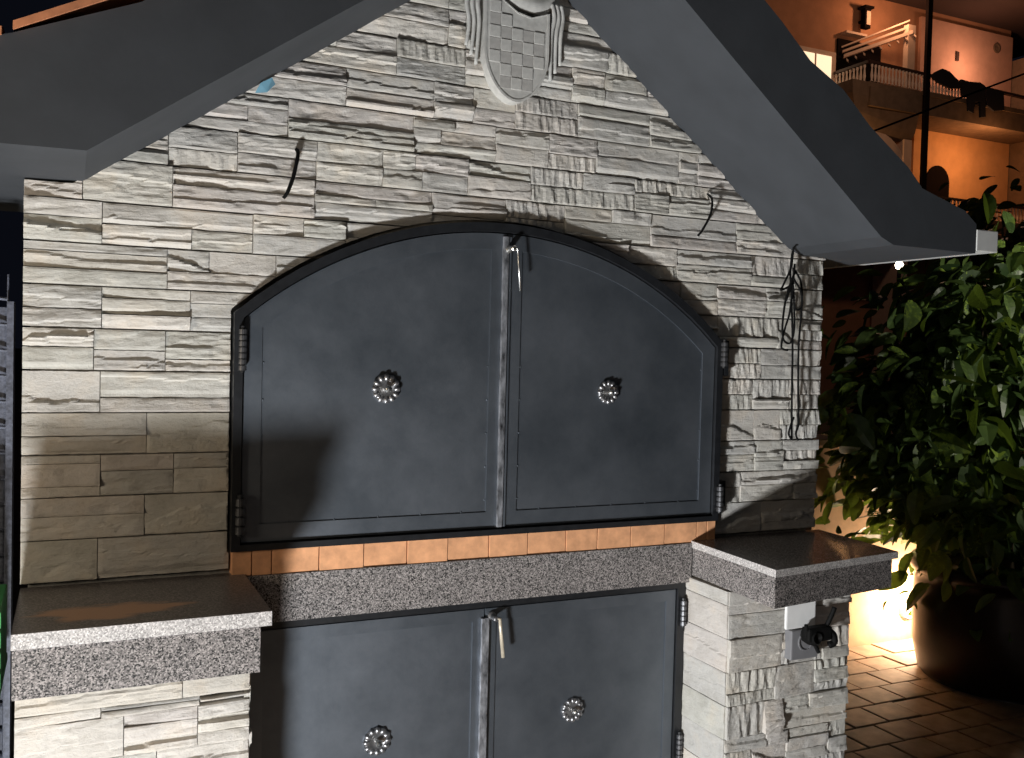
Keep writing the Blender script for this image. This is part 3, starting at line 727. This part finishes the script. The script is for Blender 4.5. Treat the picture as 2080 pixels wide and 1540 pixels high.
roof = mesh('roof', vb, fb, 'anthracite', FP, label='anthracite rendered gable roof slab with wide soffits')
# terracotta tiles laid on the roof
def roof_tile(xa, xb, dz, yfront, first=False):
    za, zb = up_z(xa) + dz, up_z(xb) + dz
    rows_ = []
    for (yf, yb) in ((yfront, -.02), (-.04, .23), (.21, .49)):
        v = []; f = []; t = .012
        m_ = 8
        for k in range(m_ + 1):
            y = yf + (yb - yf) * k / m_
            crown = .012 * abs(math.sin(math.pi * k / m_ * 2))
            v += [(xa, y, za + crown), (xb, y, zb + crown + .006), (xa, y, za + crown + t), (xb, y, zb + crown + t + .006)]
        for k in range(m_):
            a = k * 4; c = a + 4
            f += [(a, c, c + 1, a + 1), (a + 2, a + 3, c + 3, c + 2), (a, a + 2, c + 2, c), (a + 1, c + 1, c + 3, a + 3)]
        f += [(0, 1, 3, 2), (m_ * 4, m_ * 4 + 2, m_ * 4 + 3, m_ * 4 + 1)]
        mesh('roof_tile', v, f, 'terracotta', roof)
xe = -.358
roof_tile(-.60, -.372, -.010, -.312)
while xe < .5:
    roof_tile(xe, xe + .22, .001, -.312); xe += .205
xe = 1.575
while xe > .62:
    roof_tile(xe, xe - .22, -.0285, -.285); xe -= .205
G().box(1.5985, 1.668, -.302, .50, 1.6395, 1.6885, .002).make('gutter', 'gutter', FP, label='pale box gutter end at the right eave')
print('stones', nstone)

# ================================================================ SMALL THINGS ON THE WALL
def cord(name, label, paths, r, cat='cable', mat='cord'):
    t_ = thing(name, label, cat, tuple(paths[0][0])); g = G()
    for p in paths: g.tube(smooth_curve(p, 6), r, 6)
    g.make('cord', mat, t_, smooth=True); return t_
Y = -.034
cord('hanging_cable', 'thin black cable hanging in loops from the right roof corner down the stone', [
    [(1.312, -.10, 1.650), (1.297, Y - .01, 1.655), (1.291, Y, 1.60), (1.296, Y, 1.54), (1.305, Y, 1.42), (1.308, Y, 1.30), (1.3125, Y, 1.185)],
    [(1.3125, Y, 1.185), (1.300, Y - .003, 1.200), (1.306, Y - .004, 1.225), (1.3135, Y - .004, 1.24)],
    [(1.298, Y, 1.65), (1.285, Y - .008, 1.60), (1.262, Y - .008, 1.555), (1.256, Y - .010, 1.545), (1.280, Y - .010, 1.556), (1.293, Y - .010, 1.572)],
    [(1.296, Y - .01, 1.59), (1.272, Y - .012, 1.535), (1.262, Y - .012, 1.47), (1.266, Y - .012, 1.428), (1.288, Y - .012, 1.42), (1.298, Y - .012, 1.455), (1.296, Y - .01, 1.52), (1.288, Y - .012, 1.56), (1.270, Y - .012, 1.52)],
    [(1.298, Y - .006, 1.61), (1.282, Y - .014, 1.50), (1.270, Y - .012, 1.455), (1.262, Y - .010, 1.41), (1.282, Y - .010, 1.402)],
    [(1.296, Y - .004, 1.60), (1.318, Y - .008, 1.565), (1.322, Y - .008, 1.50), (1.319, Y - .006, 1.42), (1.324, Y - .004, 1.30), (1.329, Y - .003, 1.225), (1.322, Y - .003, 1.20), (1.330, Y - .003, 1.183)],
    [(1.29, Y - .012, 1.575), (1.312, Y - .014, 1.545), (1.318, Y - .014, 1.51), (1.300, Y - .014, 1.50), (1.290, Y - .014, 1.53)]], .0026)
cord('cable_stub', 'short black cable end sticking out of the stone left above the arch', [[(.105, -.008, 1.756), (.103, -.034, 1.742), (.093, -.046, 1.700), (.082, -.050, 1.668), (.075, -.046, 1.656)]], .0038)
cord('cable_stub', 'short brown cable end poking from the stone right above the arch', [[(1.060, -.008, 1.760), (1.058, -.028, 1.745), (1.050, -.036, 1.710), (1.030, -.034, 1.672), (1.020, -.030, 1.658)]], .0027)
tp = thing('blue_tape', 'small scrap of blue tape stuck where the left roof slope meets the stone', 'tape', (.05, -.04, 1.89))
mesh('tape_strip', [(.024, -.022, 1.848), (.046, -.024, 1.852), (.060, -.028, 1.868), (.050, -.048, 1.874), (.030, -.045, 1.862)], [(0, 1, 2, 3, 4)], 'blue', tp)
# plug and adaptor
pl = thing('power_plug', 'black power plug with a cable pushed into the grey socket under the right counter', 'plug', (1.23, oy - .02, .76))
G().lathe((1.232, oy - .019, .762), [(.019, 0), (.021, .012), (.019, .030), (.012, .036)], 16, 'y').make('plug_body', 'plastic_black', pl, smooth=True)
G().box(1.210, 1.278, oy - .052, oy - .024, .752, .784, .006).make('adaptor', 'plastic_black', pl)
G().tube(smooth_curve([(1.265, oy - .04, .775), (1.283, oy - .045, .765), (1.290, oy - .045, .745), (1.278, oy - .04, .738)], 5), .008, 8).make('cable_end', 'plastic_black', pl, smooth=True)
G().tube(smooth_curve([(1.268, oy - .04, .78), (1.276, oy - .046, .805), (1.282, oy - .050, .826)], 5), .0055, 8).make('cable_boot', 'plastic_black', pl, smooth=True)
G().tube([(1.214, oy - .04, .762), (1.206, oy - .044, .792)], .0045, 8).make('prong_cap', 'plastic_black', pl)
G().tube([(1.226, oy - .045, .755), (1.240, oy - .05, .728)], .0045, 8).make('prong_cap', 'plastic_black', pl)

# ================================================================ LEFT OF THE FIREPLACE
ns = thing('house_wall', 'dark plastered house wall behind the left edge of the fireplace', 'wall', (-1.6, 1.1, 0))
G().box(-4.2, -.52, .95, 1.15, 0, 3.4).make('wall', 'night_wall', ns)
G().box(-4.2, -.50, .90, .95, 1.50, 1.56).make('ledge', 'night_wall', ns)
sc = thing('woven_screen', 'dark woven screen panel standing upright just left of the stone wall', 'screen', (-.41, .14, 0))
G().box(-.52, -.50, .11, .17, 0, 1.62).make('post', 'screen', sc)
G().box(-.385, -.374, .11, .17, 0, 1.45).make('post', 'screen', sc)
G().box(-.50, -.386, .146, .152, .2, 1.44).make('panel', 'screen', sc)
for i in range(26):
    z = .28 + i * .047
    G().tube([(-.50, .135 + .006 * math.sin(i), z), (-.44, .122, z + .003), (-.385, .136, z)], .0035, 6).make('wire', 'screen', sc)
for i in range(8):
    x = -.495 + i * .0155
    G().tube([(x, .131, .2), (x + .002, .131, 1.50)], .0016, 5).make('upright_wire', 'screen', sc)
gc = thing('green_crate', 'green slatted plastic crate at the left end of the counter', 'crate', (-.50, -.12, .80))
for z in (.913, .945, .88, .848):
    G().box(-.63, -.375, -.15, -.138, z - .020, z + .006, .002).make('slat', 'green', gc)
for x in (-.625, -.389):
    G().box(x, x + .012, -.137, .05, .82, .950, .002).make('side', 'green', gc)
G().box(-.63, -.376, -.15, .06, .812, .824).make('base', 'green', gc)
st_ = thing('side_table', 'dark low table carrying the green crate left of the counter', 'table', (-.52, -.05, 0))
G().box(-.70, -.392, -.19, .10, .79, .811, .003).make('table_top', 'screen', st_)
for x in (-.68, -.414):
    for y in (-.17, .07): G().box(x, x + .02, y, y + .02, 0, .789).make('leg', 'screen', st_)

# ================================================================ RIGHT: GARDEN WALL, LAMP, PLANTER
gw = thing('garden_wall', 'low apricot plastered garden wall behind the planter', 'wall', (4.2, 1.7, 0))
G().box(2.90, 8.5, 1.60, 1.82, -.02, .97).make('wall', 'plaster_orange', gw)
G().box(2.885, 8.5, 1.585, 1.835, .972, 1.005, .004).make('coping', 'coping', gw)
gl = thing('path_light', 'small glowing path light on the foot of the garden wall', 'lamp', (3.53, 1.56, .10))
G().lathe((3.53, 1.597, .14), [(.05, 0), (.05, .012), (.042, .02)], 20, 'y').make('lamp_base', 'iron', gl)
G().lathe((3.53, 1.576, .14), [(.038, 0), (.034, .012), (.018, .022), (.001, .025)], 20, 'y').make('lamp_glass', 'lens_lit', gl, smooth=True)
PX, PY = 3.47, 0.99
pt = thing('planter', 'large round brown glazed planter standing on the pavers', 'planter', (PX, PY, 0))
G().lathe((PX, PY, 0), [(.345, 0), (.36, .02), (.385, .14), (.392, .28), (.385, .42), (.382, .455), (.40, .46), (.405, .485), (.40, .51), (.375, .515), (.36, .50), (.35, .47)], 48).make('pot', 'pot', pt, smooth=True)
G().lathe((PX, PY, .44), [(.335, 0), (.2, .012), (.001, .018)], 24).make('soil', 'soil', pt)
def leaf_mesh(L, Wd, rnd_, bend=.25, fold=.18):
    n_ = 5; v = []; f = []
    for i in range(n_ + 1):
        s = i / n_; wd = Wd * .5 * math.sin(math.pi * min(1, s * .92 + .04)) ** .75 * (1 - .25 * s); z = -bend * L * s * s
        v += [(s * L, -wd, z + fold * wd), (s * L, 0, z), (s * L, wd, z + fold * wd)]
    for i in range(n_):
        a = i * 3; c = a + 3
        f += [(a, c, c + 1, a + 1), (a + 1, c + 1, c + 2, a + 2)]
    return v, f
def orient(v, p, yaw, pitch, roll, s=1.0):
    mt = Matrix.Translation(p) @ Matrix.Rotation(yaw, 4, 'Z') @ Matrix.Rotation(pitch, 4, 'Y') @ Matrix.Rotation(roll, 4, 'X') @ Matrix.Scale(s, 4)
    return [tuple(mt @ Vector(q)) for q in v]
def shrub(name, label, cat, base, center, rad, nleaf, nfront, L, mat, seed, camdir, trunk_r=.02, stems=5, group=None, Wd=.42, density=.55):
    t_ = thing(name, label, cat, base, group); rd = random.Random(seed)
    c = Vector(center); b0 = Vector(base)
    # stems
    g = G(); tips = []
    fork = b0.lerp(c, .55)
    g.tube([b0, b0.lerp(fork, .5) + Vector((.01, .0, 0)), fork], [trunk_r, trunk_r * .85, trunk_r * .7], 9)
    twig_pts = []
    for k in range(stems):
        d = Vector((rd.uniform(-1, 1), rd.uniform(-1, 1), rd.uniform(-.6, 1))).normalized()
        e_ = c + Vector((d.x * rad[0], d.y * rad[1], d.z * rad[2])) * .62
        mid = fork.lerp(e_, .5) + Vector((rd.uniform(-.04, .04), rd.uniform(-.04, .04), .03))
        g.tube(smooth_curve([fork, mid, e_], 4), trunk_r * .32, 6); tips.append(e_)
        for q in range(4):
            d2 = Vector((rd.uniform(-1, 1), rd.uniform(-1, 1), rd.uniform(-.8, .9))).normalized(); e2 = e_ + Vector((d2.x * rad[0], d2.y * rad[1], d2.z * rad[2])) * .38
            g.tube([e_, e_.lerp(e2, .5) + Vector((0, 0, .02)), e2], trunk_r * .14, 5); twig_pts.append(e2)
    g.make('trunk', 'bark', t_, smooth=True)
    variants = [leaf_mesh(1.0, Wd * rd.uniform(.9, 1.1), rd, rd.uniform(.1, .4), rd.uniform(.05, .45)) for _ in range(4)]
    lvs = []
    clumps = [c + Vector((d.x * rad[0], d.y * rad[1], d.z * rad[2])) * rd.uniform(.35, .95) for d in [Vector((rd.gauss(0, 1), rd.gauss(0, 1), rd.gauss(0, 1))).normalized() for _ in range(max(10, nleaf // 26))]] + twig_pts + tips
    for i in range(nleaf):
        cl = rd.choice(clumps)
        s = .21
        p = cl + Vector((rd.gauss(0, rad[0] * s), rd.gauss(0, rad[1] * s), rd.gauss(0, rad[2] * s)))
        outw = (p - c); yaw = math.atan2(outw.y, outw.x) + rd.gauss(0, .8)
        lvs.append((p, yaw, rd.uniform(-.35, 1.15), rd.gauss(0, .6), L * rd.choice([.55, .75, .9, 1.0, 1.15, 1.4]), rd.randrange(4)))
    cdv = Vector(camdir)
    lvs.sort(key=lambda q: (q[0] - CAM).length)
    meshes = []
    for (v, f) in variants:
        me = bpy.data.meshes.new('leaf'); me.from_pydata(v, [], f); me.update(); me.materials.append(M[mat]); meshes.append(me)
    for (p, yaw, pi_, ro, sc_, vi) in lvs[:nfront]:
        o = bpy.data.objects.new('leaf', meshes[vi]); o.parent = t_; col.objects.link(o)
        o.location = p - Vector(base); o.rotation_euler = (Matrix.Rotation(yaw, 3, 'Z') @ Matrix.Rotation(pi_, 3, 'Y') @ Matrix.Rotation(ro, 3, 'X')).to_euler(); o.scale = (sc_, sc_, sc_)
    g = G()
    for (p, yaw, pi_, ro, sc_, vi) in lvs[nfront:]:
        v, f = variants[vi]; g.add(orient(v, p, yaw, pi_, ro, sc_), f)
    if g.v: g.make('crown', mat, t_, kind='stuff')
    return t_
shrub('lemon_tree', 'dense dark green potted tree with glossy leaves filling the right edge', 'tree', (PX, PY, .45), (3.42, 1.05, 1.11), (.79, .50, .71), 4200, 295, .115, 'leaf', 5, (0, 0, 0), trunk_r=.028, stems=9, Wd=.6)
shrub('bushy_shrub', 'bushy yellow green shrub rising behind the roof corner at the right edge', 'shrub', (6.6, 3.6, 0), (6.95, 3.6, 1.95), (.95, .6, .80), 900, 120, .20, 'leaf2', 9, (0, 0, 0), trunk_r=.04, stems=7)

# ================================================================ THE HOUSE ACROSS THE ROAD
P0 = Vector((9.0, 7.4, 3.5)); HB = Vector((25.70, 24.01, 7.31)); K = 2.8
def T(x, y, z): return tuple(HB + (Vector((x, y, z)) - P0) * K)
HS = thing('apartment_house', 'salmon coloured house at night with lit balconies above the right eave', 'house', tuple(HB - Vector((0, 0, 7.31))))
def hbox(name, x0, x1, y0, y1, z0, z1, mat, parent=HS, label=None, bev=0):
    g = G(); g.box(x0, x1, y0, y1, z0, z1); g.v = [T(*q) for q in g.v]
    return g.make(name, mat, parent, label=label)
YR = 8.05
bz = 3.5 - 7.31 / K
# solid rear wall; its openings are black panels standing in for dark interiors
hbox('wall', 6.6, 12.42, YR, YR + 2.4, bz, 6.42, 'house_brown', label='brown orange rear facade')
hbox('wall', 10.52, 12.40, YR - .05, YR - .004, 4.72, 6.24, 'house_pink', label='salmon wall of the upper balcony')
hbox('wall', 10.45, 12.40, YR - .06, YR - .004, bz, 4.66, 'house_orange', label='orange wall of the lower terrace')
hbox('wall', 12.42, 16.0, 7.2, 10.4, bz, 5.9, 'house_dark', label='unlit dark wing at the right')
rf = hbox('roof', 9.6, 13.6, 7.05, 10.6, 6.36, 6.62, 'house_roof')
hbox('floor_or_added_slab', 8.3, 12.9, 7.36, YR - .06, 3.02, 3.18, 'house_dark')  # terrace slab added to keep lamp light off the wall below
hbox('floor_or_added_slab', 8.99, 12.9, 7.38, YR - .06, 4.66, 4.90, 'house_dark')
# lit window
wn = hbox('window', 8.30, 8.975, YR - .05, YR - .004, 5.0, 5.49, 'house_trim', label='lit window with cream surround')
hbox('pane', 8.36, 8.895, YR - .056, YR - .051, 5.04, 5.425, 'window_lit', wn)
hbox('mullion', 8.60, 8.625, YR - .064, YR - .057, 5.04, 5.425, 'house_trim', wn)
# dark doorway and slanting awning beams
dr = hbox('door', 9.02, 9.80, YR - .03, YR - .004, 4.92, 5.70, 'house_black')
def hbeam(name, a, b, w_, h_, mat, parent=HS):
    a = Vector(a); b = Vector(b); d = (b - a).normalized(); s_ = d.cross(Vector((0, 0, 1))).normalized() * w_; u_ = Vector((0, 0, 1)) * h_
    v = [a - s_ - u_, a + s_ - u_, a + s_ + u_, a - s_ + u_, b - s_ - u_, b + s_ - u_, b + s_ + u_, b - s_ + u_]
    g = G().add([T(*q) for q in v], [(0, 1, 2, 3), (7, 6, 5, 4), (0, 4, 5, 1), (1, 5, 6, 2), (2, 6, 7, 3), (3, 7, 4, 0)])
    return g.make(name, mat, parent)
hbeam('beam', (9.08, 8.0, 5.520), (9.83, 7.55, 5.845), .02, .014, 'house_trim')
hbeam('beam', (9.08, 7.97, 5.450), (9.83, 7.52, 5.760), .03, .022, 'house_trim')
hbeam('beam', (9.08, 8.02, 5.585), (9.83, 7.57, 5.93), .015, .010, 'house_trim')
for i in range(9):
    s = i / 8.0
    hbeam('rafter_end', (9.10 + .73 * s, 7.94 - .45 * s, 5.405 + .31 * s), (9.12 + .73 * s, 7.92 - .45 * s, 5.38 + .31 * s), .02, .012, 'house_trim')
hbox('pillar', 9.765, 9.895, 7.52, 7.60, 4.90, 5.86, 'house_trim', label='cream lit pillar beside the balcony')
hbox('drainpipe', 9.905, 9.985, 7.33, 7.376, 3.0, 6.3, 'house_black', label='tall dark post in front of the balconies')
# wall lantern
ln = hbox('lantern', 9.36, 9.46, YR - .16, YR - .08, 5.86, 6.12, 'house_black')
hbox('lantern_cap', 9.33, 9.49, YR - .19, YR - .05, 6.122, 6.15, 'house_black', ln)
hbox('lantern_arm', 9.39, 9.43, YR - .08, YR - .004, 5.96, 5.99, 'house_black', ln)
hbox('lantern_glass', 9.375, 9.445, YR - .175, YR - .161, 5.90, 6.08, 'house_trim', ln)
hbox('ledge', 9.08, 9.45, YR - .12, YR - .004, 5.76, 5.79, 'house_trim')
# curved balcony parapet and soffit under the balustrade
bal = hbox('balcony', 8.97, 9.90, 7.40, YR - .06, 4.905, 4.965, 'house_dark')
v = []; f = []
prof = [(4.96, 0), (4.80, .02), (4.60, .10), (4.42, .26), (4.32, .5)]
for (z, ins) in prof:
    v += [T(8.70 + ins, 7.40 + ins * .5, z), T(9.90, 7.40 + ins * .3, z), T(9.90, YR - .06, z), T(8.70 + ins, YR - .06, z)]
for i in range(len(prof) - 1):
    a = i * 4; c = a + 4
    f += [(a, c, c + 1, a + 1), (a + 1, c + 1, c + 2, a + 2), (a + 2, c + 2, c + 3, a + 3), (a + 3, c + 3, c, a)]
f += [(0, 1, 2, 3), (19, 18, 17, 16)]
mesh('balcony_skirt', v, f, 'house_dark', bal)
def rail_z(x): return 5.212 - .03 * max(0, (x - 9.0)) * 0 - .012 * (x - 9)
hbeam('handrail', (8.963, 7.40, 5.215), (11.92, 7.40, 5.150), .022, .018, 'rail_wood', bal)
hbeam('handrail', (8.963, 7.40, 5.215), (8.963, 8.0, 5.215), .022, .018, 'rail_wood', bal)
bm = None
def baluster(x, y, z0, z1, parent):
    global bm
    c = Vector(T(x, y, z0)); h = (z1 - z0) * K
    if bm is None:
        g = G().lathe((0, 0, 0), [(.050, 0), (.050, .05), (.030, .08), (.048, .25), (.052, .36), (.034, .58), (.026, .78), (.044, .90), (.044, 1.0)], 10)
        bm = bpy.data.meshes.new('baluster'); bm.from_pydata(g.v, [], g.f); bm.update(); bm.materials.append(M['baluster'])
    o = bpy.data.objects.new('baluster', bm); col.objects.link(o); o.parent = parent; o.scale = (1, 1, h); o.location = c - wloc(parent)
i = 0
x = 9.02
while x < 11.3:
    baluster(x, 7.40, 4.972, rail_z(x) - .022, bal); x += .0605
for k in range(9): baluster(8.963, 7.47 + k * .062, 4.972, 5.19, bal)
hbox('balcony_slab', 9.90, 12.0, 7.37, YR - .06, 4.905, 4.968, 'house_dark', bal)
# round plate and small ornament
g = G().lathe((0, 0, 0), [(.20, 0), (.21, .03), (.15, .04), (.10, .02)], 20, 'y'); c = T(12.05, YR - .055, 6.03); g.v = [(q[0] + c[0], q[1] + c[1], q[2] + c[2]) for q in g.v]
g.make('wall_plate', 'house_dark', HS)
hbox('wall_ornament', 11.21, 11.26, YR - .075, YR - .055, 5.72, 5.85, 'rail_wood')
# lower terrace: dark arched opening, parapet with balusters
ap = []
for k in range(13):
    a = math.pi * k / 12; ap.append((10.93 + .23 * math.cos(a), 3.95 + .24 * math.sin(a)))
ap = [(11.16, 3.3)] + ap + [(10.70, 3.3)]
ap = ap[::-1]
g = G().prism(ap[::-1], YR - .075, YR - .062); g.v = [T(*q) for q in g.v]; g.make('arched_opening', 'house_black', HS)
tb = hbox('terrace_parapet', 10.0, 12.9, 7.36, 7.42, 3.2, 3.37, 'house_dark', label='lower terrace parapet')
hbeam('handrail', (10.0, 7.39, 3.60), (12.3, 7.39, 3.60), .022, .014, 'rail_wood', tb)
x = 10.1
while x < 12.2:
    baluster(x, 7.39, 3.372, 3.585, tb); x += .07
hbox('arch_pier', 9.76, 9.90, 7.52, YR - .07, bz, 4.34, 'house_trim', label='pale pier of the lower arch')
v = []; f = []
# arch rib over the lower terrace
ring = []
for k in range(9):
    a = math.pi / 2 * k / 8
    ring.append((9.74 - .62 + .62 * math.sin(a) * 1.0, 3.86 + .50 * math.cos(a)))
inner = [(9.70 - .50 + .50 * math.sin(math.pi / 2 * k / 8), 3.80 + .44 * math.cos(math.pi / 2 * k / 8)) for k in range(9)]
outr = [(p[0] + .08, p[1] + .05) for p in ring]
g = G().prism(inner[::-1] + [(inner[0][0], outr[0][1])] + outr, 7.55, 7.62) if False else band(inner + [(9.76, 3.7)], outr + [(9.84, 3.7)], 7.54, 7.64)
g.v = [T(*q) for q in g.v]; g.make('arch_rib', 'house_trim', HS)
lamp('terrace_lamp', T(11.2, 7.30, 4.25), 170, (1.0, .42, .16), .15)
lamp('terrace_lamp', T(8.9, 7.5, 4.0), 50, (1.0, .48, .18), .15)
lamp('balcony_lamp', T(9.55, 7.45, 6.0), 120, (1.0, .47, .24), .12)
lamp('distant_light', T(8.2, 5.6, 5.2), 230, (1.0, .60, .40), .3)  # unseen warm fill added in front to brighten balcony skirt and facade
lamp('balcony_lamp', T(11.3, 7.55, 5.6), 120, (1.0, .50, .30), .2)
# laundry over the rail
def laundry(label, pts, y, z_off=0):
    n_ = len(pts); t_ = thing('laundry', label, 'laundry', T(pts[0][0], y, pts[0][1]), 'dark laundry over the balcony rail')
    a = [T(x, y, z) for x, z in pts]; b_ = [T(x, y - .03, z) for x, z in pts]
    mesh('cloth', a + b_, [tuple(range(n_)), tuple(range(2 * n_ - 1, n_ - 1, -1))] + [(i, i + n_, (i + 1) % n_ + n_, (i + 1) % n_) for i in range(n_)], 'cloth_dark', t_)
laundry('dark rounded heap of laundry on the balcony rail right of the post', [(10.00, 5.17), (10.08, 5.23), (10.20, 5.29), (10.34, 5.27), (10.46, 5.20), (10.56, 5.16), (10.58, 5.08), (10.36, 5.05), (10.12, 5.10)], 7.36)
laundry('dark laundry hanging in two long tails from the balcony rail', [(10.56, 5.20), (10.72, 5.19), (10.92, 5.21), (11.02, 5.18), (11.06, 4.76), (10.96, 4.74), (10.94, 4.95), (10.84, 4.93), (10.82, 4.78), (10.72, 4.80), (10.70, 4.98), (10.58, 5.00)], 7.36)
laundry('dark cloth at the right end of the balcony rail', [(11.06, 5.17), (11.26, 5.16), (11.40, 5.13), (11.42, 4.90), (11.22, 4.86), (11.08, 4.92)], 7.36)
# overhead wire
wr = thing('overhead_wire', 'black wire crossing in front of the house', 'wire', (7.4, 6, 3.85))
G().tube([(6.4, 6, 3.45), (7.5967, 6, 3.865), (8.8, 6, 4.36), (10.04, 6, 4.86), (12.5, 6, 5.95)], .012, 6).make('wire', 'cord', wr)

sl = thing('distant_light', 'tiny distant white street lamp showing just under the right eave', 'street lamp', (11.34, 9, 0))
G().tube([(11.34, 9, -.04), (11.34, 9, 2.80)], [.05, .03], 8).make('pole', 'house_black', sl)
G().lathe((11.34, 9, 2.80), [(.02, 0), (.05, .03), (.06, .07), (.045, .11), (.01, .13)], 14).make('globe', 'lens_lit', sl, smooth=True)
